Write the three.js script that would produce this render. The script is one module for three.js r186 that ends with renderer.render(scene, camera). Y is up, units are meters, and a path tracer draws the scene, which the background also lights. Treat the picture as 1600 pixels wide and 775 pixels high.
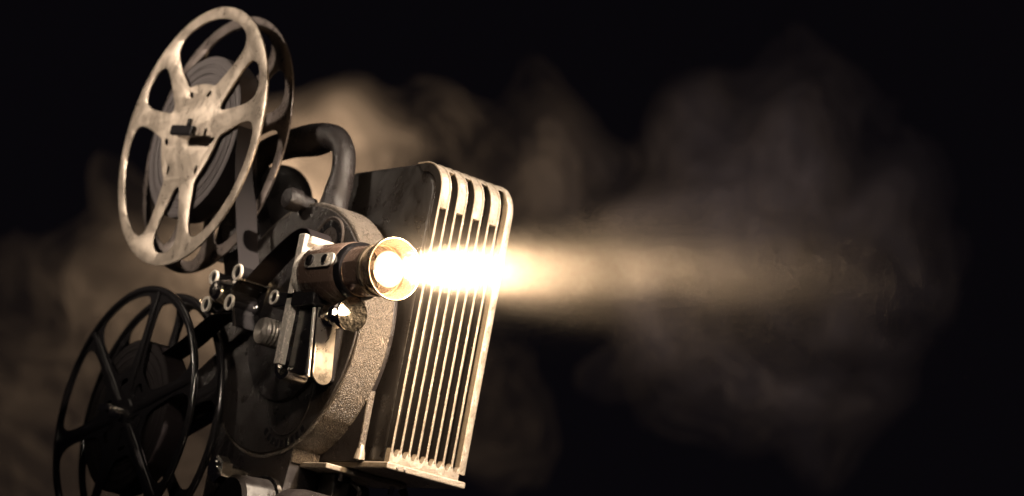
import * as THREE from 'three';
import { mergeGeometries, toCreasedNormals } from 'three/addons/utils/BufferGeometryUtils.js';
import { RoundedBoxGeometry } from 'three/addons/geometries/RoundedBoxGeometry.js';
import { RectAreaLightUniformsLib } from 'three/addons/lights/RectAreaLightUniformsLib.js';
import { createNoise2D, createNoise3D } from 'simplex-noise';

// ------------------------------------------------------------------ camera, light, exposure
const scene = new THREE.Scene();
scene.background = new THREE.Color(0.0022, 0.0018, 0.0026);
const LIFT = 0.30;                                   // the projector's own zero (upper reel hub) stands this high
const camera = new THREE.PerspectiveCamera(11.045, 1024 / 496, 0.05, 30);
camera.matrixAutoUpdate = true;
camera.position.set(1.458176, -0.379374 + LIFT, 0.804538);
camera.quaternion.setFromRotationMatrix(new THREE.Matrix4().makeBasis(
  new THREE.Vector3(0.6115013541, 0.178736408, -0.7707914052),
  new THREE.Vector3(0.0544068532, 0.9623481695, 0.2663191599),
  new THREE.Vector3(0.7893706279, -0.2047908618, 0.5787527233)));
camera.focus = 1.49;
camera.userData.fStop = 7;

RectAreaLightUniformsLib.init();
const WARM = new THREE.Color(1.0, 0.7, 0.41), SOFT = new THREE.Color(1.0, 0.83, 0.66), MAUVE = new THREE.Color(1.0, 0.8, 0.76);
function area(name, color, intensity, w, h, from, to) {
  const l = new THREE.RectAreaLight(color, intensity, w, h);
  l.name = name; l.position.set(from[0], from[1] + LIFT, from[2]); l.lookAt(to[0], to[1] + LIFT, to[2]); scene.add(l);
  return l;
}
function spot(name, color, intensity, angle, penumbra, radius, from, to) {
  const l = new THREE.SpotLight(color, intensity, 0, angle, penumbra, 2);
  l.name = name; l.position.set(from[0], from[1] + LIFT, from[2]); l.target.position.set(to[0], to[1] + LIFT, to[2]);
  l.castShadow = true; l.shadow.radius = radius; scene.add(l, l.target);
  return l;
}
function point(name, color, intensity, radius, at) {
  const l = new THREE.PointLight(color, intensity, 0, 2);
  l.name = name; l.position.set(at[0], at[1] + LIFT, at[2]); l.castShadow = true; l.shadow.radius = radius; scene.add(l);
  return l;
}
// the projected beam and its wider flare at the lens
spot('projection_beam', WARM, 120, 0.06, 0.8, 0.7, [0.2535, -0.101, 0], [1.2535, -0.105, -0.22]);
spot('lens_flare', WARM, 9, 0.3, 1.0, 0.3, [0.2535, -0.101, 0], [1.2535, -0.105, -0.22]);
point('added_beam_glow', WARM, 0.16, 0.9, [0.29, -0.1, -0.012]);  // added bodiless light off the lens, stands in for beam scatter
// studio lamps outside the frame
spot('reel_lamp', SOFT, 24.0, 0.085, 0.7, 6, [-0.55, 0.55, 1.45], [-0.02, 0.02, 0]);
spot('gate_lamp', SOFT, 9.0, 0.055, 1.0, 5, [1.15, 0.45, 0.7], [0.17, -0.1, 0]);
spot('side_lamp', SOFT, 36.0, 0.13, 0.7, 1.5, [1.25, 0.95, -0.2], [0.2, -0.13, -0.06]);
area('top_lamp', SOFT, 1.6, 0.3, 0.3, [-0.15, 0.85, 0.1], [0, -0.1, 0]);
// unseen lights behind the projector that light the smoke
point('smoke_lamp', WARM, 0.647, 3, [-1.654, 0.358, -1.075]);
spot('added_cloud_light', MAUVE, 0.706, 0.7, 1.0, 3, [-1.045, 0.208, -0.966], [-1.213, 0.516, -1.792]);  // added spot, brightens the cloud where the beam trails off

const renderer = new THREE.WebGLRenderer();
renderer.toneMapping = THREE.LinearToneMapping;
renderer.toneMappingExposure = 1.0;
renderer.shadowMap.enabled = true;

// ------------------------------------------------------------------ helpers
let seed = 7;
const rnd = () => { seed = (seed + 0x6d2b79f5) | 0; let t = Math.imul(seed ^ (seed >>> 15), 1 | seed); t = (t + Math.imul(t ^ (t >>> 7), 61 | t)) ^ t; return ((t ^ (t >>> 14)) >>> 0) / 4294967296; };
const gauss = () => Math.sqrt(-2 * Math.log(rnd() + 1e-9)) * Math.cos(6.28318 * rnd());
const n2 = createNoise2D(rnd), n3 = createNoise3D(rnd);
const V2 = (x, y) => new THREE.Vector2(x, y), V3 = (x, y, z) => new THREE.Vector3(x, y, z);
const TAU = Math.PI * 2;
const flat = (g) => { const o = g.index ? g.toNonIndexed() : g; for (const k of Object.keys(o.attributes)) if (!['position', 'normal', 'uv'].includes(k)) o.deleteAttribute(k); return o; };
const merge = (list) => (list.length === 1 ? list[0] : mergeGeometries(list.map(flat)));
// uv in metres from the dominant direction of each face, so textures keep their real size
function boxUV(g) {
  const o = flat(g), p = o.attributes.position, n = o.attributes.normal, uv = new Float32Array(p.count * 2), a = V3(), b = V3(), c = V3();
  for (let i = 0; i < p.count; i += 3) {
    a.fromBufferAttribute(p, i); b.fromBufferAttribute(p, i + 1); c.fromBufferAttribute(p, i + 2);
    const m = b.clone().sub(a).cross(c.clone().sub(a)), x = Math.abs(m.x), y = Math.abs(m.y), z = Math.abs(m.z);
    for (let k = 0; k < 3; k++) {
      const v = [a, b, c][k], q = z >= x && z >= y ? [v.x, v.y] : x >= y ? [v.z, v.y] : [v.x, v.z];
      uv[(i + k) * 2] = q[0]; uv[(i + k) * 2 + 1] = q[1];
    }
  }
  o.setAttribute('uv', new THREE.BufferAttribute(uv, 2));
  return o;
}
const crease = (g, a = 0.6) => toCreasedNormals(g, a);
// lathe around an axis through c: profile of [along, radius]
function turned(profile, axis, c, seg = 64, sharp = 0.55) {
  const g = new THREE.LatheGeometry(profile.map(([h, r]) => V2(Math.max(r, 0.00001), h)), seg);
  if (axis === 'x') g.rotateZ(-Math.PI / 2); else if (axis === 'z') g.rotateX(Math.PI / 2);
  g.translate(c[0], c[1], c[2]);
  return crease(g, sharp);
}
function extruded(shape, z0, z1, bevel = 0.0004, seg = 24, bevelSegments = 2) {
  const g = new THREE.ExtrudeGeometry(shape, { depth: z1 - z0 - 2 * bevel, bevelEnabled: bevel > 0, bevelThickness: bevel, bevelSize: bevel, bevelOffset: -bevel, bevelSegments, curveSegments: seg });
  g.translate(0, 0, z0 + bevel);
  return crease(g, 0.5);
}
const box = (x0, x1, y0, y1, z0, z1, r = 0.0008) => { const g = new RoundedBoxGeometry(x1 - x0, y1 - y0, z1 - z0, 2, r); g.translate((x0 + x1) / 2, (y0 + y1) / 2, (z0 + z1) / 2); return g; };
const poly = (pts) => new THREE.Shape(pts.map((p) => V2(p[0], p[1])));
function tube(pts, r, seg = 60, rs = 10) { return new THREE.TubeGeometry(new THREE.CatmullRomCurve3(pts.map((p) => V3(...p))), seg, r, rs); }
// tube with a changing elliptical section: pts [x, y, z, rInPlane, rAcross]
function limb(pts, seg = 60, rs = 20) {
  const curve = new THREE.CatmullRomCurve3(pts.map((p) => V3(p[0], p[1], p[2]))), pos = [], idx = [], uv = [];
  const R = (t, k) => { const f = t * (pts.length - 1), i = Math.min(pts.length - 2, Math.floor(f)), s = f - i, e = s * s * (3 - 2 * s); return pts[i][k] * (1 - e) + pts[i + 1][k] * e; };
  for (let i = 0; i <= seg; i++) {
    const t = i / seg, c = curve.getPoint(t), d = curve.getTangent(t), side = V3(-d.y, d.x, 0).normalize(), up = V3(0, 0, 1);
    for (let j = 0; j <= rs; j++) {
      const a = (j / rs) * TAU, p = c.clone().addScaledVector(side, Math.cos(a) * R(t, 3)).addScaledVector(up, Math.sin(a) * R(t, 4));
      pos.push(p.x, p.y, p.z); uv.push(i / seg, j / rs);
    }
  }
  for (let i = 0; i < seg; i++) for (let j = 0; j < rs; j++) { const a = i * (rs + 1) + j, b = a + rs + 1; idx.push(a, a + 1, b, b, a + 1, b + 1); }
  const g = new THREE.BufferGeometry();
  g.setAttribute('position', new THREE.Float32BufferAttribute(pos, 3)); g.setAttribute('uv', new THREE.Float32BufferAttribute(uv, 2)); g.setIndex(idx); g.computeVertexNormals();
  return g;
}
// a sheet that follows pts in the x-y plane, from z0 to z1
function sheet(pts, th, z0, z1, n = 80, smooth = true) {
  const curve = smooth ? new THREE.CatmullRomCurve3(pts.map((p) => V3(p[0], p[1], 0)), false, 'centripetal') : null;
  const c = smooth ? curve.getSpacedPoints(n) : pts.map((p) => V3(p[0], p[1], 0)), L = [], R = [];
  c.forEach((p, i) => { const d = c[Math.min(i + 1, c.length - 1)].clone().sub(c[Math.max(i - 1, 0)]).normalize(); L.push([p.x - d.y * th / 2, p.y + d.x * th / 2]); R.unshift([p.x + d.y * th / 2, p.y - d.x * th / 2]); });
  return extruded(poly([...L, ...R]), z0, z1, Math.min(th * 0.25, 0.0003), 4, 1);
}

// ------------------------------------------------------------------ textures and materials
function texture(size, f, srgb) {
  const d = new Uint8Array(size * size * 4);
  for (let y = 0; y < size; y++) for (let x = 0; x < size; x++) {
    const v = f(x / size, y / size), c = Array.isArray(v) ? v : [v, v, v];
    for (let k = 0; k < 3; k++) d[(y * size + x) * 4 + k] = Math.max(0, Math.min(255, c[k] * 255));
    d[(y * size + x) * 4 + 3] = 255;
  }
  const t = new THREE.DataTexture(d, size, size);
  t.wrapS = t.wrapT = THREE.RepeatWrapping; t.magFilter = THREE.LinearFilter; if (srgb) t.colorSpace = THREE.SRGBColorSpace; t.needsUpdate = true;
  return t;
}
const per = (u, v, k, o = 0) => { const a = u * TAU, b = v * TAU, s = k / TAU; return n3(Math.cos(a) * s + o, Math.sin(a) * s + Math.cos(b) * s * 0.71, Math.sin(b) * s + o * 2.3); };
const rep = (t, r) => { const c = t.clone(); c.repeat.set(r, r); c.needsUpdate = true; return c; };
// wrinkle enamel: short raised worms
const wrinkleTex = texture(512, (u, v) => { const a = per(u, v, 34), b = per(u, v, 60, 5); return 0.25 + 0.75 * Math.pow(1 - Math.min(1, Math.abs(a + 0.45 * b) * 1.3), 1.6); });
const wornTex = texture(512, (u, v) => { const a = per(u, v, 34), b = per(u, v, 60, 5), k = 0.42 + 0.5 * Math.pow(1 - Math.min(1, Math.abs(a + 0.45 * b) * 1.3), 1.3) - (per(u, v, 20, 31) > 0.55 ? 0.2 : 0); return [k, k * 0.98, k * 0.95]; }, true);
const grimeTex = texture(512, (u, v) => 0.62 + 0.2 * per(u, v, 5, 1) + 0.12 * per(u, v, 14, 2) + 0.1 * per(u, v, 45, 3));
const metalTex = texture(512, (u, v) => {
  const a = per(u, v, 4, 11), b = per(u, v, 11, 12), c = per(u, v, 40, 13), k = 0.82 + 0.035 * a + 0.03 * b + 0.025 * c - (per(u, v, 26, 17) > 0.66 ? 0.07 : 0);
  return [k, k * 0.975, k * 0.945];
}, true);
const scratchTex = texture(512, (u, v) => 0.5 + 0.22 * n2(u * 6, v * 150) + 0.16 * per(u, v, 20, 6) + 0.1 * per(u, v, 80, 8));
const spunTex = texture(512, (u, v) => 0.5 + 0.3 * per(u, v, 90, 21) + 0.2 * per(u, v, 30, 22));
const M = {};
const mat = (name, o) => (M[name] = Object.assign(new THREE.MeshPhysicalMaterial(o), { name }));
const rgb = (r, g, b) => new THREE.Color().setRGB(r, g, b);
mat('wrinkle enamel', { color: rgb(0.34, 0.3, 0.27), map: rep(wornTex, 28), roughness: 0.62, roughnessMap: rep(grimeTex, 25), bumpMap: rep(wrinkleTex, 28), bumpScale: 0.0008 });
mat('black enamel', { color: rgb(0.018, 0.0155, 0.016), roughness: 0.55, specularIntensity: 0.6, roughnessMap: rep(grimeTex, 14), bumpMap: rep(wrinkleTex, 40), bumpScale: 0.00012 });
mat('lamp house paint', { color: rgb(0.011, 0.0095, 0.0095), roughness: 0.62, roughnessMap: rep(grimeTex, 9), bumpMap: rep(grimeTex, 30), bumpScale: 0.00008 });
mat('badge enamel', { color: rgb(0.06, 0.05, 0.046), roughness: 0.5, roughnessMap: rep(grimeTex, 30) });
mat('shaded face enamel', { color: rgb(0.028, 0.024, 0.023), roughness: 0.6, roughnessMap: rep(grimeTex, 14), bumpMap: rep(wrinkleTex, 34), bumpScale: 0.0002 });  // dark tone carries the shade on the grey drum face
mat('gloss black', { color: rgb(0.012, 0.011, 0.012), roughness: 0.3, roughnessMap: rep(grimeTex, 18), clearcoat: 0.4, clearcoatRoughness: 0.25 });
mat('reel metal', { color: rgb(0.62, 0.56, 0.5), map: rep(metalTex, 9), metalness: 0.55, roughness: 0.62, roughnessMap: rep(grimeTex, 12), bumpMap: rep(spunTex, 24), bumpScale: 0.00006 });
mat('cast aluminium', { color: rgb(0.42, 0.38, 0.33), map: rep(metalTex, 14), metalness: 0.3, roughness: 0.6, roughnessMap: rep(grimeTex, 30), bumpMap: rep(grimeTex, 60), bumpScale: 0.0004 });
mat('nickel', { color: rgb(0.72, 0.67, 0.6), metalness: 1, roughness: 0.34, roughnessMap: rep(scratchTex, 22), bumpMap: rep(scratchTex, 16), bumpScale: 0.00001 });
mat('satin steel', { color: rgb(0.42, 0.385, 0.35), metalness: 0.7, roughness: 0.6, roughnessMap: rep(grimeTex, 16), bumpMap: rep(spunTex, 20), bumpScale: 0.00001 });
mat('brown barrel', { color: rgb(0.2, 0.135, 0.105), metalness: 0.3, roughness: 0.42, roughnessMap: rep(grimeTex, 22), bumpMap: rep(scratchTex, 20), bumpScale: 0.00001 });
mat('brass', { color: rgb(0.36, 0.28, 0.2), metalness: 0.7, roughness: 0.5, roughnessMap: rep(grimeTex, 20) });
mat('bright nickel', { color: rgb(0.8, 0.74, 0.66), metalness: 0.3, roughness: 0.4, roughnessMap: rep(grimeTex, 20) });
mat('darker reel metal', { color: rgb(0.16, 0.135, 0.125), metalness: 0.6, roughness: 0.55, roughnessMap: rep(grimeTex, 12) });
mat('film', { color: rgb(0.014, 0.011, 0.012), roughness: 0.6, specularIntensity: 0.35 });
mat('film edge', { color: rgb(0.05, 0.041, 0.043), roughness: 0.5 });
mat('bore', { color: rgb(0.006, 0.006, 0.006), roughness: 0.9 });
mat('cable', { color: rgb(0.05, 0.042, 0.04), roughness: 0.5 });
mat('glass rim', { color: rgb(0.95, 0.9, 0.82), roughness: 0.03, transmission: 1, ior: 1.6 });
mat('lit lens', { color: rgb(0.9, 0.85, 0.75), emissive: rgb(1.0, 0.86, 0.66), emissiveIntensity: 5, roughness: 0.03, transmission: 0.9 });

// ------------------------------------------------------------------ object helpers
const taken = new Map();
const numbered = (n) => { const k = taken.get(n) ?? 0; taken.set(n, k + 1); return k ? `${n}_${String(k).padStart(3, '0')}` : n; };
function thing(name, base, label, category, group) {
  const o = new THREE.Group(); o.name = numbered(name); o.position.set(base[0], base[1] + LIFT, base[2]); scene.add(o);
  o.userData = { label, category }; if (group) o.userData.group = group;
  o.base = base;
  return o;
}
function part(name, geometry, material, parent, label) {
  const top = parent.base, m = new THREE.Mesh(boxUV(Array.isArray(geometry) ? merge(geometry) : geometry), material);
  m.name = name; m.castShadow = m.receiveShadow = true;
  if (top) m.position.set(-top[0], -top[1], -top[2]);
  if (label) m.userData.label = label;
  parent.add(m);
  return m;
}

// ------------------------------------------------------------------ the projector
const projector = thing('film_projector', [0.11, -0.30, -0.05], 'vintage black film projector with its lens lit and a ribbed lamp house', 'projector');

// --- drum-shaped body
const DC = [0.121, -0.128], DR = 0.0815;
const drumProfile = [[-0.039, 0], [-0.039, DR], [-0.0195, DR], [-0.0184, DR - 0.0004], [-0.018, DR - 0.0014], [-0.018, DR - 0.004], [-0.0183, DR - 0.0045], [-0.0183, 0]];
const body = part('body_drum', turned(drumProfile, 'z', [DC[0], DC[1], 0], 180, 0.35), M['wrinkle enamel'], projector);
const plate = new THREE.Shape();
plate.moveTo(0.192, -0.206); plate.lineTo(0.192, -0.164);
plate.absarc(DC[0], DC[1], DR - 0.001, -0.46, Math.PI * 0.98, false);
plate.lineTo(0.046, -0.206); plate.closePath();
part('shaded_back_plate', extruded(plate, -0.0425, -0.0392, 0.0004, 90), M['black enamel'], projector);  // black puts the shade on this plate into its colour
part('lit_plate_rib', box(0.1917, 0.1937, -0.2055, -0.1625, -0.0428, -0.0388, 0.0005), M['wrinkle enamel'], projector);  // lighter strip paints the lit edge of the dark plate
part('shaded_face_plate', turned([[-0.0186, 0.0785], [-0.0172, 0.0785], [-0.0168, 0.078], [-0.0167, 0.077], [-0.0167, 0]], 'z', [DC[0], DC[1], 0], 150, 0.4), M['shaded face enamel'], projector);  // added disc, its dark colour is the shade over the drum face
part('rib_foot', turned([[0, 0.0035], [0.004, 0.003], [0.009, 0.0016]], 'y', [0.1925, -0.2045, -0.041], 14), M['cast aluminium'], projector);
const pedestalShape = poly([[0.06, -0.17], [0.06, -0.262], [0.146, -0.262], [0.153, -0.2115], [0.153, -0.175]]);
part('shaded_pedestal', extruded(pedestalShape, -0.039, -0.0188, 0.0006, 8), M['black enamel'], projector);  // black colour stands for shade on the pedestal sides
part('lit_pedestal_front', box(0.1528, 0.1542, -0.2112, -0.18, -0.0386, -0.0192, 0.0005), M['wrinkle enamel'], projector);  // lighter plate paints the lit patch of the pedestal front
part('rear_housing', turned([[-0.108, 0], [-0.108, 0.066], [-0.1, 0.074], [-0.043, 0.074], [-0.043, 0]], 'z', [0.082, -0.126, 0], 96), M['black enamel'], projector);
// raised round gear cover with engraved ring and worn lettering marks
const cover = part('gear_cover', turned([[-0.019, 0.047], [-0.0152, 0.047], [-0.0143, 0.0462], [-0.014, 0.045], [-0.014, 0]], 'z', [0.131, -0.128, 0], 120, 0.4), M['black enamel'], projector);
function marks(cx, cy, r, a0, a1, n, w, h, z) {
  const out = [];
  for (let i = 0; i < n; i++) {
    const a = a0 + (a1 - a0) * (i / (n - 1)), g = box(-w * (0.32 + 0.18 * rnd()), w * (0.32 + 0.18 * rnd()), -h / 2, h / 2, z, z + 0.0007, 0.0002);
    g.rotateZ(a - Math.PI / 2); g.translate(cx + Math.cos(a) * r, cy + Math.sin(a) * r, 0); out.push(g);
  }
  return out;
}
const badge = part('badge', [turned([[-0.0176, 0.0165], [-0.0158, 0.0165], [-0.0152, 0.0158], [-0.0158, 0.0146], [-0.0162, 0.0144], [-0.0162, 0]], 'z', [0.1506, -0.0748, 0], 72, 0.4)], M['badge enamel'], projector);
part('lettering', marks(0.1506, -0.0748, 0.0118, 2.5, -0.5, 9, 0.0042, 0.0042, -0.0164), M['gloss black'], badge);
const emblem = part('emblem', [turned([[-0.0172, 0.024], [-0.0164, 0.024], [-0.0161, 0.0236], [-0.0164, 0.0228], [-0.0172, 0.0228]], 'z', [0.142, -0.172, 0], 72, 0.4)], M['black enamel'], projector);
part('lettering', marks(0.142, -0.172, 0.0285, -2.3, -0.75, 9, 0.0042, 0.0046, -0.0172), M['gloss black'], emblem);

// --- reel arms and spindles
function arm(name, a, b, wa, wb, z0, z1) {
  const d = V2(b[0] - a[0], b[1] - a[1]), t = Math.atan2(d.y, d.x), s = new THREE.Shape();
  s.absarc(b[0], b[1], wb, t - Math.PI / 2, t + Math.PI / 2, false); s.absarc(a[0], a[1], wa, t + Math.PI / 2, t + Math.PI * 1.5, false); s.closePath();
  return part(name, extruded(s, z0, z1, 0.0015, 30, 3), M['black enamel'], projector);
}
const LOW = [-0.0102, -0.1883];
arm('upper_reel_arm', [0.064, -0.098], [0, 0], 0.024, 0.012, -0.03, -0.017);
arm('lower_reel_arm', [0.07, -0.15], LOW, 0.022, 0.012, -0.03, -0.017);
function spindle(c) {
  const s = part('reel_spindle', turned([[-0.02, 0.006], [-0.0135, 0.006], [-0.0135, 0.0038], [0.0185, 0.0038], [0.0205, 0.0028], [0.021, 0]], 'z', [c[0], c[1], 0], 28), M['nickel'], projector);
  part('locking_tab', (() => { const g = merge([box(-0.005, 0.0245, -0.0036, 0.0036, 0.0192, 0.0236, 0.0018), box(0.013, 0.0165, 0.003, 0.0085, 0.0196, 0.0226, 0.001)]); g.rotateZ(-0.12); g.translate(c[0], c[1], 0); return g; })(), M['gloss black'], s);  // tab drawn long, its dark shape takes in the pin's shadow
  return s;
}
spindle([0, 0]); 
const sp2 = part('reel_spindle', turned([[-0.02, 0.006], [-0.0135, 0.006], [-0.0135, 0.0038], [0.017, 0.0038], [0.019, 0.0028], [0.0195, 0]], 'z', [LOW[0], LOW[1], 0], 28), M['nickel'], projector);
part('locking_tab', box(LOW[0] - 0.0185, LOW[0] - 0.0035, LOW[1] + 0.001, LOW[1] + 0.0052, 0.0165, 0.0195, 0.001), M['nickel'], sp2);

// --- carrying handle
part('carrying_handle', limb([[0.0, -0.075, -0.032, 0.009, 0.007], [0.006, -0.03, -0.032, 0.008, 0.007], [0.024, -0.004, -0.032, 0.0085, 0.008], [0.053, 0.0012, -0.032, 0.0095, 0.009], [0.086, 0.0018, -0.032, 0.0108, 0.0098], [0.108, 0.0008, -0.032, 0.0085, 0.009], [0.121, -0.0075, -0.032, 0.0066, 0.0078], [0.1262, -0.022, -0.032, 0.0068, 0.0078], [0.126, -0.038, -0.031, 0.0088, 0.0085], [0.124, -0.056, -0.03, 0.013, 0.009]], 110, 28), M['black enamel'], projector);
part('handle_knob', turned([[-0.024, 0.005], [-0.013, 0.005], [-0.0125, 0.0072], [-0.006, 0.0072], [-0.0035, 0.006], [-0.0022, 0.0035], [-0.0018, 0]], 'z', [0.1127, -0.047, 0], 36), M['black enamel'], projector);
part('rear_motor_cap', (() => { const g = new THREE.SphereGeometry(1, 40, 28); g.scale(0.028, 0.03, 0.022); g.translate(0.006, -0.03, -0.062); return g; })(), M['black enamel'], projector);

// --- lens
const LY = -0.101;
const lens = part('lens_barrel', turned([[0.174, 0.01548], [0.1745, 0.01665], [0.177, 0.01728], [0.178, 0.01782], [0.2125, 0.01782], [0.2135, 0.01728], [0.2138, 0.01584]], 'x', [0, LY, 0], 96, 0.5), M['brown barrel'], projector);
part('barrel_ring', turned([[0.2136, 0.01548], [0.2136, 0.01674], [0.2144, 0.01728], [0.2188, 0.01728], [0.2198, 0.01674], [0.2198, 0.01494]], 'x', [0, LY, 0], 96, 0.5), M['gloss black'], lens);
part('inner_barrel', turned([[0.2196, 0.01422], [0.2196, 0.01476], [0.2355, 0.01476], [0.2355, 0.01422]], 'x', [0, LY, 0], 96, 0.5), M['brown barrel'], lens);
part('focus_ring', turned([[0.2354, 0.01404], [0.2354, 0.0153], [0.236, 0.01566], [0.2385, 0.01566], [0.239, 0.01521], [0.239, 0.01404]], 'x', [0, LY, 0], 96, 0.5), M['brass'], lens);
part('lens_hood', turned([[0.2388, 0.01458], [0.2395, 0.01494], [0.2425, 0.01548], [0.2475, 0.01728], [0.251, 0.01845], [0.2522, 0.01854], [0.2528, 0.01818], [0.2526, 0.01764], [0.249, 0.01656], [0.245, 0.01512], [0.2425, 0.0144]], 'x', [0, LY, 0], 96, 0.7), M['brass'], lens);
part('lens_glass', turned([[0.2428, 0.0147], [0.2452, 0.0132], [0.2466, 0.0104]], 'x', [0, LY, 0], 64, 1.2), M['glass rim'], lens);
part('lamp_lens', turned([[0.2464, 0.0106], [0.2478, 0.0085], [0.2488, 0.005], [0.2492, 0]], 'x', [0, LY, 0], 64, 1.2), M['lit lens'], lens);
// clip plate with two screws on the barrel
function onBarrel(g, x, phi, r) { g.rotateX(-phi); g.translate(x, LY + Math.sin(phi) * r, Math.cos(phi) * r); return g; }
const stadium = (l, w) => { const s = new THREE.Shape(); s.absarc(l / 2 - w / 2, 0, w / 2, -Math.PI / 2, Math.PI / 2, false); s.absarc(-l / 2 + w / 2, 0, w / 2, Math.PI / 2, Math.PI * 1.5, false); s.closePath(); return s; };
const clip = part('barrel_clip', onBarrel(extruded(stadium(0.03, 0.0088), -0.0002, 0.0012, 0.0003, 16), 0.2, 0.16, 0.0178), M['bright nickel'], lens);
for (const [dx, r, k] of [[-0.0088, 0.0034, 'gloss black'], [0.0075, 0.0028, 'nickel']])
  part('screw', onBarrel(turned([[0, r], [0.0018, r], [0.0026, r * 0.6], [0.0027, 0.0008], [0.0018, 0.0007], [0.0018, 0]], 'z', [dx, 0, 0], 24), 0.2, 0.16, 0.0187), M[k], clip);
part('lens_mount', [turned([[0.1685, 0.0135], [0.1685, 0.0158], [0.1692, 0.0165], [0.1728, 0.0165], [0.1742, 0.0158], [0.1742, 0.0135]], 'x', [0, LY, 0], 96, 0.5), (() => { const g = extruded(poly([[-0.012, -0.008], [0.012, -0.008], [0.0045, -0.03], [-0.0015, -0.027]]), 0, 0.004, 0.0005, 4); g.rotateY(Math.PI / 2); g.translate(0.1675, LY + 0.002, 0); return g; })()], M['bright nickel'], projector);
part('lens_thumbscrew', turned([[0.187, 0.0001], [0.187, 0.0032], [0.1935, 0.0032], [0.1935, 0.0062], [0.1965, 0.0066], [0.1975, 0.0048], [0.1978, 0.0032], [0.2045, 0.0032], [0.205, 0.0066], [0.2068, 0.0082], [0.209, 0.0086], [0.2112, 0.008], [0.2125, 0.0062], [0.2135, 0.0064], [0.2192, 0.0102], [0.2206, 0.0102], [0.2208, 0.0096], [0.2208, 0]], 'x', [0, -0.1272, 0.0015], 48, 0.5), M['nickel'], projector);

// --- film gate
const gate = part('gate_plate', [box(0.1605, 0.1672, -0.158, -0.0775, 0.0065, 0.0112, 0.0006), box(0.1655, 0.1675, -0.118, -0.107, -0.0095, 0.0085, 0.0005), box(0.1655, 0.1675, -0.0955, -0.0785, -0.0095, 0.0085, 0.0005), box(0.1655, 0.1675, -0.1072, -0.0953, -0.0095, -0.0055, 0.0005), box(0.1655, 0.1675, -0.1072, -0.0953, 0.0055, 0.0085, 0.0005), box(0.1668, 0.1705, -0.083, -0.0785, -0.0085, 0.008, 0.0008), box(0.1668, 0.1698, -0.094, -0.0905, -0.0085, 0.008, 0.0008)], M['bright nickel'], projector);
part('gate_hook', sheet([[0.1637, -0.156], [0.1642, -0.1605], [0.1668, -0.1645], [0.1712, -0.1662], [0.1758, -0.1648], [0.178, -0.162]], 0.0032, -0.004, 0.011, 30), M['nickel'], gate);
part('screw', turned([[0.1672, 0.0018], [0.1685, 0.0018], [0.1688, 0.0013], [0.1688, 0]], 'x', [0, -0.0935, 0.0068], 20), M['nickel'], gate);
part('gate_block', [box(0.168, 0.188, -0.164, -0.116, -0.0175, 0.0058, 0.002), box(0.146, 0.19, -0.1228, -0.1135, -0.012, 0.0112, 0.0012)], M['gloss black'], projector);
const tongue = new THREE.Shape(); // plate in (z, y), rounded at the foot
tongue.moveTo(-0.0068, 0); tongue.lineTo(-0.0068, -0.0395); tongue.absarc(0, -0.0395, 0.0068, Math.PI, TAU, false); tongue.lineTo(0.0068, 0); tongue.closePath();
part('pressure_plate', (() => { const g = extruded(tongue, 0, 0.0013, 0.0003, 24); g.rotateY(Math.PI / 2); g.rotateZ(0.19); g.translate(0.191, -0.1235, 0.0005); return g; })(), M['satin steel'], projector);
part('plate_edge', (() => { const g = box(-0.0012, 0.0012, -0.0435, 0, 0.0072, 0.0088, 0.0006); g.rotateZ(0.19); g.translate(0.1885, -0.1235, 0); return g; })(), M['bright nickel'], projector);
part('side_screw', turned([[-0.018, 0.0046], [0.002, 0.0046], [0.003, 0.0035], [0.003, 0]], 'z', [0.182, -0.1405, 0.0045], 24), M['gloss black'], projector);

// --- rollers
function roller(x, y, r, z0, z1) {
  const o = part('film_roller', turned([[-0.019, r * 0.6], [z0, r * 0.6], [z0, r], [z0 + 0.002, r * 1.1], [z0 + 0.004, r * 0.86], [z1 - 0.004, r * 0.86], [z1 - 0.0022, r], [z1 - 0.001, r], [z1 - 0.001, 0]], 'z', [x, y, 0], 36, 0.5), M['gloss black'], projector);
  part('roller_rim', turned([[z1 - 0.0016, r * 1.04], [z1 - 0.0004, r * 1.04], [z1, r * 0.98], [z1, r * 0.74], [z1 - 0.0006, r * 0.68], [z1 - 0.0016, r * 0.68]], 'z', [x, y, 0], 36, 0.5), M['bright nickel'], o);
}
for (const [x, y, r] of [[0.098, -0.0986, 0.0052], [0.0705, -0.1006, 0.0046], [0.068, -0.118, 0.005], [0.0955, -0.1178, 0.005], [0.1467, -0.1166, 0.0046]]) roller(x, y, r, -0.008, 0.012);
part('sprocket_nut', [turned([[-0.018, 0.0085], [-0.004, 0.0085], [0.0005, 0.0102], [0.003, 0.0102], [0.005, 0.0086], [0.009, 0.0074], [0.0128, 0.0066], [0.0148, 0.0048], [0.0156, 0.0024], [0.0158, 0]], 'z', [0.0788, -0.1095, 0], 40, 0.45)], M['nickel'], projector);
part('sprocket_bracket', extruded(poly([[0.062, -0.095], [0.1, -0.092], [0.104, -0.1], [0.1, -0.124], [0.066, -0.124], [0.06, -0.112]]), -0.0182, -0.009, 0.001, 6), M['gloss black'], projector);
const shoe = part('film_shoe', sheet([[0.1055, -0.1035], [0.1008, -0.103], [0.0965, -0.1052], [0.0928, -0.1098], [0.0945, -0.1125], [0.0972, -0.118], [0.1008, -0.126], [0.1045, -0.1325]], 0.0011, -0.012, 0.0088, 60), M['gloss black'], projector);
part('shoe_edge', sheet([[0.1055, -0.1035], [0.1008, -0.103], [0.0965, -0.1052], [0.0928, -0.1098], [0.0945, -0.1125], [0.0972, -0.118], [0.1008, -0.126], [0.1045, -0.1325]], 0.0015, 0.0086, 0.0104, 60), M['nickel'], shoe);
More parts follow.
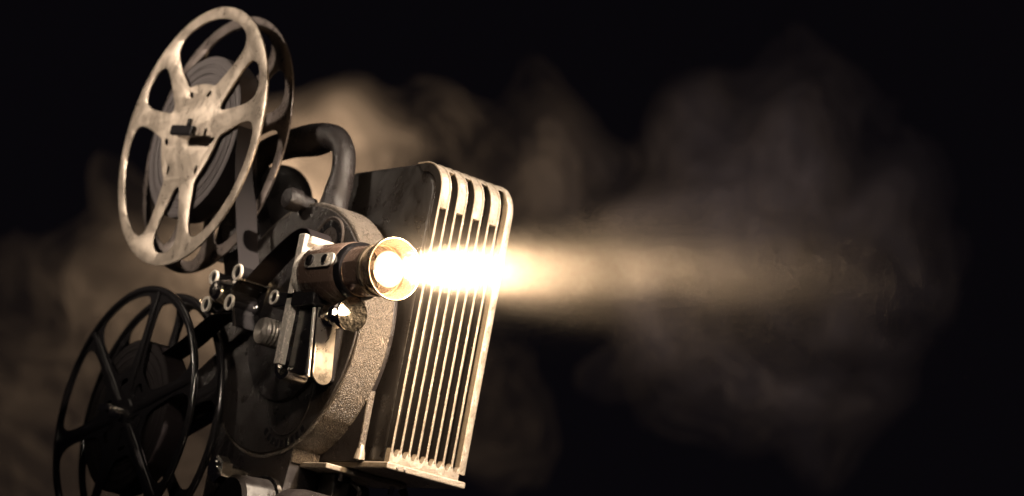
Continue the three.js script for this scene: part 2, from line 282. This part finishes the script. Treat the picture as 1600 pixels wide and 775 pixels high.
part('film_shoe', sheet([[0.0765, -0.121], [0.0815, -0.1225], [0.087, -0.12], [0.09, -0.1155]], 0.0014, -0.01, 0.0105, 30), M['nickel'], projector);
// knurled framing knob: face rings and rim ridges
const kc = [0.1406, -0.1372];
const knob = part('framing_knob', turned([[-0.016, 0.004], [-0.002, 0.004], [-0.002, 0.0078], ...Array.from({ length: 5 }, (_, i) => [[-0.0012 + i * 0.0026, 0.0082], [-0.0002 + i * 0.0026, 0.0087], [0.0008 + i * 0.0026, 0.0082]]).flat(), ...Array.from({ length: 8 }, (_, i) => [[0.0122, 0.0078 - i * 0.00092], [0.0118, 0.0078 - i * 0.00092 - 0.0004]]).flat(), [0.0121, 0]], 'z', [kc[0], kc[1], 0], 48, 0.3), M['satin steel'], projector);

// --- lower front: foot knobs and motor cap
part('tilt_knob', [turned([[-0.02, 0.004], [-0.006, 0.0042], [-0.0055, 0.0085], [0.0015, 0.0085], [0.0032, 0.007], [0.0036, 0]], 'z', [0.1035, -0.2205, 0], 6, 0.2), turned([[0.0034, 0.0055], [0.0042, 0.005], [0.0042, 0]], 'z', [0.1035, -0.2205, 0], 24)], M['nickel'], projector);
const speed = part('speed_knob', turned([[-0.017, 0.0195], [-0.0145, 0.0195], [0.0068, 0.0178], [0.009, 0.0155], [0.0094, 0]], 'z', [0.1375, -0.2425, 0], 56), M['lamp house paint'], projector);
part('knob_rim', turned([[-0.0168, 0.0205], [-0.0165, 0.0215], [-0.0135, 0.0215], [-0.013, 0.0202], [-0.0168, 0.0202]], 'z', [0.1375, -0.2425, 0], 56), M['nickel'], speed);
part('motor_cap', turned([[-0.03, 0.028], [-0.006, 0.028], [0.003, 0.0262], [0.009, 0.0215], [0.0125, 0.014], [0.0135, 0]], 'z', [0.194, -0.258, 0], 72, 0.8), M['black enamel'], projector);
part('motor_nut', turned([[0.012, 0.013], [0.018, 0.012], [0.0215, 0.009], [0.0225, 0]], 'z', [0.199, -0.251, 0], 36, 0.8), M['nickel'], projector);

// --- lamp house with its ribbed front
const XF = 0.2165, YT = -0.0175, YB = -0.2, RC = 0.022, ZL = -0.0462, PITCH = 0.0064, RIB = 0.0014;
const prof = (inset, y0, back) => {
  const x = XF - inset, r = RC - inset, pts = [[x, y0]];
  for (let i = 0; i <= 14; i++) { const a = (i / 14) * Math.PI / 2; pts.push([XF - RC + r * Math.cos(a), YT - RC + r * Math.sin(a)]); }
  pts.push([back, YT - inset]);
  return pts;
};
const bandShape = (y0, back, t, i0 = 0) => poly([...prof(i0, y0, back), ...prof(t, y0, back).reverse()]);
const roofArc = (r) => Array.from({ length: 8 }, (_, i) => { const a = (0.56 + 0.44 * (i / 7)) * Math.PI / 2; return [XF - RC + r * Math.cos(a), YT - RC + r * Math.sin(a)]; });
const grooveEnd = poly([...roofArc(RC - 0.0006), [0.186, YT - 0.0006], [0.186, YT - 0.006], ...roofArc(RC - 0.006).reverse().slice(0, -2)]);
const house = part('lamp_house', extruded(poly([...prof(0.0062, -0.2045, 0.19).slice(0, -1), [0.188, YT - 0.0008], [0.118, YT - 0.0008], [0.112, YT - 0.006], [0.112, -0.2045]]), -0.1015, -0.0458, 0.0026, 4, 4), M['lamp house paint'], projector);
for (let i = 0; i < 8; i++) {                                  // eight upright fins that wrap over the top
  const z1 = ZL - i * PITCH;
  part('fin', extruded(bandShape(YB + 0.002, 0.186, 0.0062, 0.0008), z1 - RIB + 0.0002, z1 - 0.0002, 0.0002, 4, 1), M['lamp house paint'], house);
  part('fin_edge', extruded(bandShape(YB + 0.002, 0.186, 0.001), z1 - RIB, z1, 0.0003, 4, 1), M['cast aluminium'], house);
  if (i % 2 === 0) {                                           // closed web above each short slot, with a rounded lower lip
    part('fin_web', extruded(bandShape(-0.0475, 0.19, 0.0046, 0.0006), z1 - PITCH - 0.0003, z1 - RIB + 0.0003, 0.0002, 4, 1), M['cast aluminium'], house);
  } else {                                                     // roof end of each long groove
    part('groove_end', extruded(grooveEnd, z1 - PITCH - 0.0003, z1 - RIB + 0.0003, 0.0002, 4, 1), M['cast aluminium'], house);
  }
}
const zE = ZL - 8 * PITCH;
part('front_edge', extruded(bandShape(YB - 0.0005, 0.186, 0.0062), zE - 0.0052, zE, 0.0012, 4, 3), M['cast aluminium'], house);
const apron = [];                                              // pointed notches where the slots end
apron.push([-ZL, -0.2046], [-ZL, -0.1965]);
for (let i = 0; i < 8; i++) { const z = -ZL + i * PITCH; apron.push([z + RIB * 0.5, -0.1945], [z + RIB + 0.0002, -0.1965], [z + RIB + 0.0016, -0.2002], [z + PITCH - 0.0016, -0.2002], [z + PITCH - 0.0002, -0.1965]); }
apron.push([-zE + 0.001, -0.1965], [-zE + 0.001, -0.2046]);
part('apron', (() => { const g = extruded(poly(apron), 0, 0.0052, 0.0005, 4); g.rotateY(Math.PI / 2); g.translate(XF - 0.0056, 0, 0); return g; })(), M['cast aluminium'], house);
part('base_flange', box(0.06, 0.2205, -0.2092, -0.2048, -0.1015, -0.0425, 0.0012), M['cast aluminium'], house);
for (const z of [-0.05, -0.0555]) part('rivet', turned([[0.22, 0.001], [0.2212, 0.0009], [0.2215, 0]], 'x', [0, -0.207, z], 12), M['satin steel'], house);

// --- base plate, fittings under it, and the foot
part('base_plate', box(0.04, 0.1815, -0.213, -0.2096, -0.0865, -0.0262, 0.0008), M['cast aluminium'], projector);
part('base_foot', [box(0.045, 0.15, -0.3, -0.2132, -0.084, -0.0395, 0.004), box(0.02, 0.19, -0.3, -0.288, -0.11, 0.01, 0.004)], M['black enamel'], projector);
part('front_bracket', [box(0.155, 0.172, -0.24, -0.2132, -0.052, -0.04, 0.001)], M['lamp house paint'], projector);
for (const [x, z] of [[0.178, -0.04], [0.178, -0.078]]) part('bolt', turned([[-0.2185, 0], [-0.2182, 0.0016], [-0.216, 0.0018], [-0.2131, 0.0018]], 'y', [x, 0, z], 14), M['nickel'], projector);
part('cable', tube([[0.168, -0.214, -0.052], [0.178, -0.222, -0.056], [0.17, -0.234, -0.05], [0.15, -0.242, -0.047]], 0.0014, 40, 10), M['cable'], projector);
part('cable', tube([[0.18, -0.2125, -0.086], [0.186, -0.222, -0.087], [0.19, -0.232, -0.094], [0.205, -0.236, -0.11], [0.2, -0.24, -0.14]], 0.0014, 40, 10), M['cable'], projector);
part('cable', tube([[0.17, -0.213, -0.09], [0.178, -0.224, -0.098], [0.196, -0.2275, -0.108], [0.21, -0.229, -0.124], [0.2, -0.23, -0.16]], 0.0017, 40, 10), M['cable'], projector);

// ------------------------------------------------------------------ the reels
const spline = (pts) => new THREE.CatmullRomCurve3(pts.map((p) => V3(p[0], p[1], 0)), true, 'centripetal').getPoints(pts.length * 7).slice(0, -1).map((p) => V2(p.x, p.y));
const pol = (r, deg) => [r * Math.cos(deg * Math.PI / 180), r * Math.sin(deg * Math.PI / 180)];
function flangeUpper(z0, z1) {
  const s = new THREE.Shape(); s.absarc(0, 0, 0.0888, 0, TAU, false);
  for (let k = 0; k < 3; k++) {
    const c = 86 + 120 * k;
    const half = [[0.0352, 0], [0.0358, 14], [0.038, 27], [0.044, 31], [0.055, 35], [0.066, 36.5], [0.074, 35.5], [0.0785, 31.5], [0.0802, 24], [0.0806, 12]];
    s.holes.push(new THREE.Path(spline([...half.map(([r, a]) => pol(r, c + a)), pol(0.0806, c), ...half.slice(1).reverse().map(([r, a]) => pol(r, c - a))])));
    const d = c + 60, small = [[0.0355, 0], [0.037, 3.8], [0.045, 7.8], [0.056, 10.8], [0.067, 12], [0.0745, 10.8], [0.0793, 6.2], [0.0804, 0]];
    s.holes.push(new THREE.Path(spline([...small.map(([r, a]) => pol(r, d + a)), ...small.slice(1, -1).reverse().map(([r, a]) => pol(r, d - a))])));
    for (const o of [-22, 22]) {
      const a = c + o, q = [[0.0275, 0], [0.0285, 3.2], [0.0312, 3.6], [0.033, 0], [0.0312, -3.6], [0.0285, -3.2]];
      s.holes.push(new THREE.Path(spline(q.map(([r, w]) => pol(r, a + w + (r - 0.03) * 900 * Math.sign(o))))));
    }
  }
  const hole = new THREE.Path(); hole.absarc(0, 0, 0.0042, 0, TAU, true); s.holes.push(hole);
  return extruded(s, z0, z1, 0.00035, 96, 2);
}
function filmRoll(r0, r1, w) {
  const p = [[-w / 2, r0]];
  for (let i = 0; i <= 46; i++) { const r = r0 + (r1 - r0) * (i / 46), z = w / 2 - 0.0005 * rnd() - (i % 9 === 0 ? 0.0005 : 0); p.push([z, r]); if (i < 46) p.push([z, r + (r1 - r0) * 0.8 / 46]); }
  const back = p.slice(1).reverse().map(([z, r]) => [-z, r]);
  return [...back.reverse().reverse().slice().reverse(), ...p.slice(1).reverse()];
}
const upper = thing('film_reel', [0, -0.0888, 0], 'upper film reel with pale bare metal flanges and teardrop cutouts, holding dark film', 'film reel', 'film reels on the projector');
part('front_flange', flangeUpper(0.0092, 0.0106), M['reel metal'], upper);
part('back_flange', flangeUpper(-0.0106, -0.0092), M['darker reel metal'], upper);  // coloured darker than the front flange
part('reel_hub', turned([[-0.0092, 0.0042], [-0.0092, 0.025], [0.0092, 0.025], [0.0092, 0.0042]], 'z', [0, 0, 0], 64), M['satin steel'], upper);
const rollProfile = (r0, r1, w) => { const f = filmRoll(r0, r1, w); return [[-w / 2, r0], ...f.slice(0, f.length / 2), ...f.slice(f.length / 2), [w / 2, r0]]; };
part('film_roll', turned(rollProfile(0.0252, 0.0555, 0.016), 'z', [0, 0, 0], 120, 0.3), M['film edge'], upper);

function flangeLower(z0, z1) {
  const c = LOW, s = new THREE.Shape(), out = [];
  s.absarc(0, 0, 0.0858, 0, TAU, false);
  const ang = [16, 80, 138, 194, 256, 318];
  for (let k = 0; k < 6; k++) {
    const a = ang[k], b = ang[(k + 1) % 6] + (k === 5 ? 360 : 0), m = (a + b) / 2, hw = (b - a) / 2;
    const e = (r, w) => hw - (w / r) * 57.3;
    const half = [[0.03, 0], [0.031, e(0.031, 0.0098)], [0.036, e(0.036, 0.0072)], [0.05, e(0.05, 0.0056)], [0.065, e(0.065, 0.0056)], [0.0735, e(0.0735, 0.0075)], [0.0785, e(0.0785, 0.012)], [0.0796, e(0.0796, 0.022)]];
    s.holes.push(new THREE.Path(spline([...half.map(([r, w]) => pol(r, m + w)), pol(0.0798, m), ...half.slice(1).reverse().map(([r, w]) => pol(r, m - w))])));
    const t = (b - hw) * 0;                                     // three lightening holes round the hub
    const h = [[0.014, 0], [0.015, 9], [0.021, 12], [0.0245, 8], [0.0248, 0], [0.0245, -8], [0.021, -12], [0.015, -9]];
    s.holes.push(new THREE.Path(spline(h.map(([r, w]) => pol(r, m + w + t)))));
  }
  const hole = new THREE.Path(); hole.absarc(0, 0, 0.0042, 0, TAU, true); s.holes.push(hole);
  out.push(extruded(s, z0, z1, 0.0003, 96, 1));
  const z = z1 > 0 ? z1 : z0, up = z1 > 0 ? 1 : -1;
  const rim = new THREE.TorusGeometry(0.0838, 0.0024, 12, 140); rim.translate(0, 0, (z0 + z1) / 2); out.push(rim);
  for (const a of ang) {                                        // pressed rib along each spoke
    const g = limb([[0.011, 0, z, 0.0032, 0.0014], [0.03, 0, z, 0.0036, 0.002], [0.055, 0, z, 0.003, 0.0018], [0.083, 0, z, 0.0028, 0.0014]], 16, 12); g.rotateZ(a * Math.PI / 180); out.push(g);
  }
  out.push(turned([[z, 0.0115], [z + up * 0.0012, 0.011], [z + up * 0.0016, 0.0095], [z + up * 0.0016, 0.0043]], 'z', [0, 0, 0], 48));
  const g = merge(out.map(flat)); g.translate(c[0], c[1], 0);
  return g;
}
const lower = thing('film_reel', [LOW[0], LOW[1] - 0.0862, 0], 'lower take-up film reel with black six-spoked flanges and rounded rim', 'film reel', 'film reels on the projector');
part('front_flange', flangeLower(0.0094, 0.0104), M['gloss black'], lower);
part('back_flange', flangeLower(-0.0104, -0.0094), M['gloss black'], lower);
part('reel_hub', turned([[-0.0094, 0.0043], [-0.0094, 0.022], [0.0094, 0.022], [0.0094, 0.0043]], 'z', [LOW[0], LOW[1], 0], 64), M['gloss black'], lower);
part('film_roll', turned(rollProfile(0.0222, 0.0505, 0.016), 'z', [LOW[0], LOW[1], 0], 120, 0.3), M['film'], lower);

// the film from the upper reel through the gate to the lower reel
const strip = thing('film_strip', [0.1, -0.19, 0], 'dark film strip threaded over the rollers and looped into the gate', 'film strip');
part('upper_run', sheet([[0.0515, 0.02], [0.062, -0.025], [0.0815, -0.072], [0.0925, -0.094]], 0.0004, -0.008, 0.008, 40), M['film'], strip);
part('upper_loop', sheet([[0.0985, -0.1048], [0.106, -0.1005], [0.1265, -0.0862], [0.1465, -0.0752], [0.1565, -0.0728], [0.1648, -0.0748], [0.1692, -0.08]], 0.0008, -0.008, 0.008, 60), M['film'], strip);
part('lower_run', sheet([[0.094, -0.1235], [0.07, -0.1245], [0.04, -0.1395], [0.016, -0.149]], 0.0004, -0.008, 0.008, 40), M['film'], strip);

// ------------------------------------------------------------------ smoke: closed, thin-walled billows nested inside one another
const fbm = (x, y, z, k) => n3(x * k, y * k, z * k) * 0.55 + n3(x * k * 2.1 + 7, y * k * 2.1, z * k * 2.1) * 0.28 + n3(x * k * 4.4, y * k * 4.4 + 3, z * k * 4.4) * 0.17;
const BILLOWS = [[-0.131,0.080,-0.02,0.042,1.50],[-0.165,0.034,0.00,0.057,1.20],[-0.098,0.111,0.05,0.034,0.70],[-0.270,-0.081,0.00,0.057,1.20],[-0.303,-0.040,0.05,0.044,0.70],[-0.256,-0.142,0.00,0.051,0.90],[-0.276,-0.239,0.00,0.051,0.80],[-0.391,-0.128,0.05,0.071,0.35],[-0.438,-0.209,0.00,0.071,0.40],[-0.344,-0.034,0.05,0.054,0.28],[-0.337,-0.249,0.05,0.064,0.50],[0.253,0.024,0.00,0.047,1.50],[0.303,0.027,0.05,0.061,1.10],[0.330,0.078,0.05,0.057,0.50],[0.388,0.007,0.00,0.057,0.55],[0.448,0.020,0.05,0.051,0.30],[0.192,-0.040,0.00,0.040,0.60],[0.226,-0.081,0.05,0.047,0.45],[0.115,0.034,0.00,0.037,0.35],[0.094,0.088,0.05,0.047,0.30],[-0.007,0.128,0.05,0.040,0.20],[0.303,-0.142,0.00,0.057,0.35],[0.391,-0.165,0.05,0.047,0.30],[0.438,-0.074,0.00,0.047,0.30],[0.378,0.128,0.05,0.054,0.20],[0.040,-0.182,0.00,0.061,0.12]];
const density = (x, y, z) => {
  const wx = x + 0.035 * n3(x * 7, y * 7, z * 7), wy = y + 0.035 * n3(x * 7 + 9, y * 7, z * 7), wz = z;
  let d = 0;
  for (const [cx, cy, cz, r, w] of BILLOWS) { const q = ((wx - cx) ** 2 + (wy - cy) ** 2 + ((wz - cz) * 0.9) ** 2) / (2 * r * r * 0.5); if (q < 7) d += w * Math.exp(-q); }
  return d * Math.max(0, 1 + 1.3 * fbm(wx, wy, wz, 7.5));
};
const NX = 150, NY = 84, NZ = 40, LO = [-0.6, -0.34, -0.17], HI = [0.6, 0.34, 0.22];
const grid = new Float32Array(NX * NY * NZ), cell = [(HI[0] - LO[0]) / (NX - 1), (HI[1] - LO[1]) / (NY - 1), (HI[2] - LO[2]) / (NZ - 1)];
for (let k = 0; k < NZ; k++) for (let j = 0; j < NY; j++) for (let i = 0; i < NX; i++) {
  const edge = i === 0 || j === 0 || k === 0 || i === NX - 1 || j === NY - 1 || k === NZ - 1;
  grid[(k * NY + j) * NX + i] = edge ? 0 : density(LO[0] + i * cell[0], LO[1] + j * cell[1], LO[2] + k * cell[2]);
}
const TETS = [[0, 5, 1, 6], [0, 1, 2, 6], [0, 2, 3, 6], [0, 3, 7, 6], [0, 7, 4, 6], [0, 4, 5, 6]], CORNER = [[0, 0, 0], [1, 0, 0], [1, 1, 0], [0, 1, 0], [0, 0, 1], [1, 0, 1], [1, 1, 1], [0, 1, 1]];
function levelSurface(level) {
  const pos = [], idx = [], made = new Map(), total = NX * NY * NZ;
  const xyz = (n) => [LO[0] + (n % NX) * cell[0], LO[1] + (Math.floor(n / NX) % NY) * cell[1], LO[2] + Math.floor(n / (NX * NY)) * cell[2]];
  const cut = (a, b) => {
    if (a > b) [a, b] = [b, a];
    const key = a * total + b;
    if (!made.has(key)) { const t = (level - grid[a]) / (grid[b] - grid[a]), p = xyz(a), q = xyz(b); made.set(key, pos.length / 3); for (let c = 0; c < 3; c++) pos.push(p[c] + (q[c] - p[c]) * t); }
    return made.get(key);
  };
  for (let k = 0; k < NZ - 1; k++) for (let j = 0; j < NY - 1; j++) for (let i = 0; i < NX - 1; i++) {
    const at = CORNER.map(([a, b, c]) => ((k + c) * NY + j + b) * NX + i + a);
    let any = 0; for (const n of at) any += grid[n] > level ? 1 : 0;
    if (!any || any === 8) continue;
    for (const t of TETS) {
      const v = t.map((n) => at[n]), In = v.filter((n) => grid[n] > level), out = v.filter((n) => grid[n] <= level);
      if (In.length === 1) idx.push(...out.map((o) => cut(In[0], o)));
      else if (In.length === 3) idx.push(...In.map((n) => cut(n, out[0])));
      else if (In.length === 2) { const a = cut(In[0], out[0]), b = cut(In[0], out[1]), c = cut(In[1], out[0]), d = cut(In[1], out[1]); idx.push(a, b, d, a, d, c); }
    }
  }
  const nor = new Float32Array(pos.length), g = V3();
  const val = (x, y, z) => { const c = (q, n) => Math.max(0, Math.min(n - 1, Math.round(q))); return grid[(c((z - LO[2]) / cell[2], NZ) * NY + c((y - LO[1]) / cell[1], NY)) * NX + c((x - LO[0]) / cell[0], NX)]; };
  for (let i = 0; i < pos.length; i += 3) {
    const [x, y, z] = [pos[i], pos[i + 1], pos[i + 2]], h = 1.6;
    g.set((val(x - h * cell[0], y, z) - val(x + h * cell[0], y, z)) / cell[0], (val(x, y - h * cell[1], z) - val(x, y + h * cell[1], z)) / cell[1], (val(x, y, z - h * cell[2]) - val(x, y, z + h * cell[2])) / cell[2]).normalize().toArray(nor, i);
  }
  for (let i = 0; i < idx.length; i += 3) {                      // turn every face outward
    const [a, b, c] = [0, 1, 2].map((n) => V3(pos[idx[i + n] * 3], pos[idx[i + n] * 3 + 1], pos[idx[i + n] * 3 + 2]));
    if (b.sub(a).cross(c.sub(a)).dot(g.set(nor[idx[i] * 3], nor[idx[i] * 3 + 1], nor[idx[i] * 3 + 2])) < 0) [idx[i], idx[i + 1]] = [idx[i + 1], idx[i]];
  }
  const geo = new THREE.BufferGeometry();
  geo.setAttribute('position', new THREE.Float32BufferAttribute(pos, 3)); geo.setIndex(idx); geo.computeVertexNormals();
  return geo;
}
const wall = (opacity) => new THREE.MeshPhysicalMaterial({ name: 'smoke', color: rgb(0.8, 0.74, 0.74), roughness: 1, specularIntensity: 0, transmission: 0.5, transparent: true, opacity, side: THREE.DoubleSide });
const cloudParts = [[0.022, 0.05, 0.1], [0.2, 0.38, 0.68]].map((levels) => mergeGeometries(levels.map(levelSurface).map(flat)));
const cloud = new THREE.Mesh(mergeGeometries(cloudParts, true), [wall(0.009), wall(0.026)]);
cloud.name = 'smoke'; cloud.userData = { label: 'drifting bank of grey smoke behind the projector', category: 'smoke', kind: 'stuff' };
cloud.position.set(-1.5830, 0.3847 + LIFT, -1.3085); cloud.scale.setScalar(1.4); cloud.quaternion.copy(new THREE.Quaternion().setFromRotationMatrix(new THREE.Matrix4().makeBasis(V3(0.6115, 0.1787, -0.7708), V3(0.0544, 0.9623, 0.2663), V3(0.7894, -0.2048, 0.5788)))); scene.add(cloud);

// fine dust hanging in the beam: dense at the lens, thinning out and trailing off to the right
function dustCloud(n, edge, far, length, spread, opacity, label) {
  const pos = new Float32Array(n * 9), nor = new Float32Array(n * 9), a = V3(), b = V3(), c = V3();
  for (let i = 0; i < n; i++) {
    for (let t = 0; t < 80; t++) {
      const d = far * rnd(), s = 0.012 + d * spread;
      c.set(d, gauss() * s, gauss() * s);
      const f = fbm(c.x * 0.6, c.y, c.z, 10), thin = Math.exp(-d / length) * (1 - THREE.MathUtils.smoothstep(d, far * 0.4, far));
      if (rnd() < thin * (0.15 + 0.85 * THREE.MathUtils.smoothstep(f, -0.4, 0.4))) break;
    }
    a.set(gauss(), gauss(), gauss()).normalize(); b.set(gauss(), gauss(), gauss()).cross(a).normalize();
    const m = a.clone().cross(b).normalize(), e = edge * (0.6 + 0.8 * rnd()) * 0.58;
    [[0, 1], [-0.87, -0.5], [0.87, -0.5]].forEach(([u, v], k) => { c.clone().addScaledVector(a, u * e).addScaledVector(b, v * e).toArray(pos, i * 9 + k * 3); m.toArray(nor, i * 9 + k * 3); });
  }
  const g = new THREE.BufferGeometry(), COPIES = 9;
  g.setAttribute('position', new THREE.BufferAttribute(pos, 3)); g.setAttribute('normal', new THREE.BufferAttribute(nor, 3));
  const m = new THREE.InstancedMesh(g, new THREE.MeshPhysicalMaterial({ name: 'dust', color: rgb(0.85, 0.8, 0.75), roughness: 1, specularIntensity: 0, transmission: 0.5, transparent: true, opacity, side: THREE.DoubleSide }), COPIES);
  for (let i = 0; i < COPIES; i++) m.setMatrixAt(i, new THREE.Matrix4().makeRotationX(gauss() * 0.5).setPosition(rnd() * 0.006, gauss() * 0.0012, gauss() * 0.0012));
  m.position.set(0.2545, -0.101 + LIFT, 0); m.quaternion.setFromUnitVectors(V3(1, 0, 0), V3(1, -0.004, -0.22).normalize());
  m.name = numbered('beam_dust'); m.userData = { label, category: 'dust', kind: 'stuff' }; scene.add(m);
}
dustCloud(60000, 0.0002, 0.15, 0.06, 0.02, 0.0067, 'dense bright haze of dust just in front of the lit lens');
dustCloud(250000, 0.0002, 0.38, 0.3, 0.042, 0.0047, 'thin warm haze of dust trailing along the projected beam');

renderer.render(scene, camera);
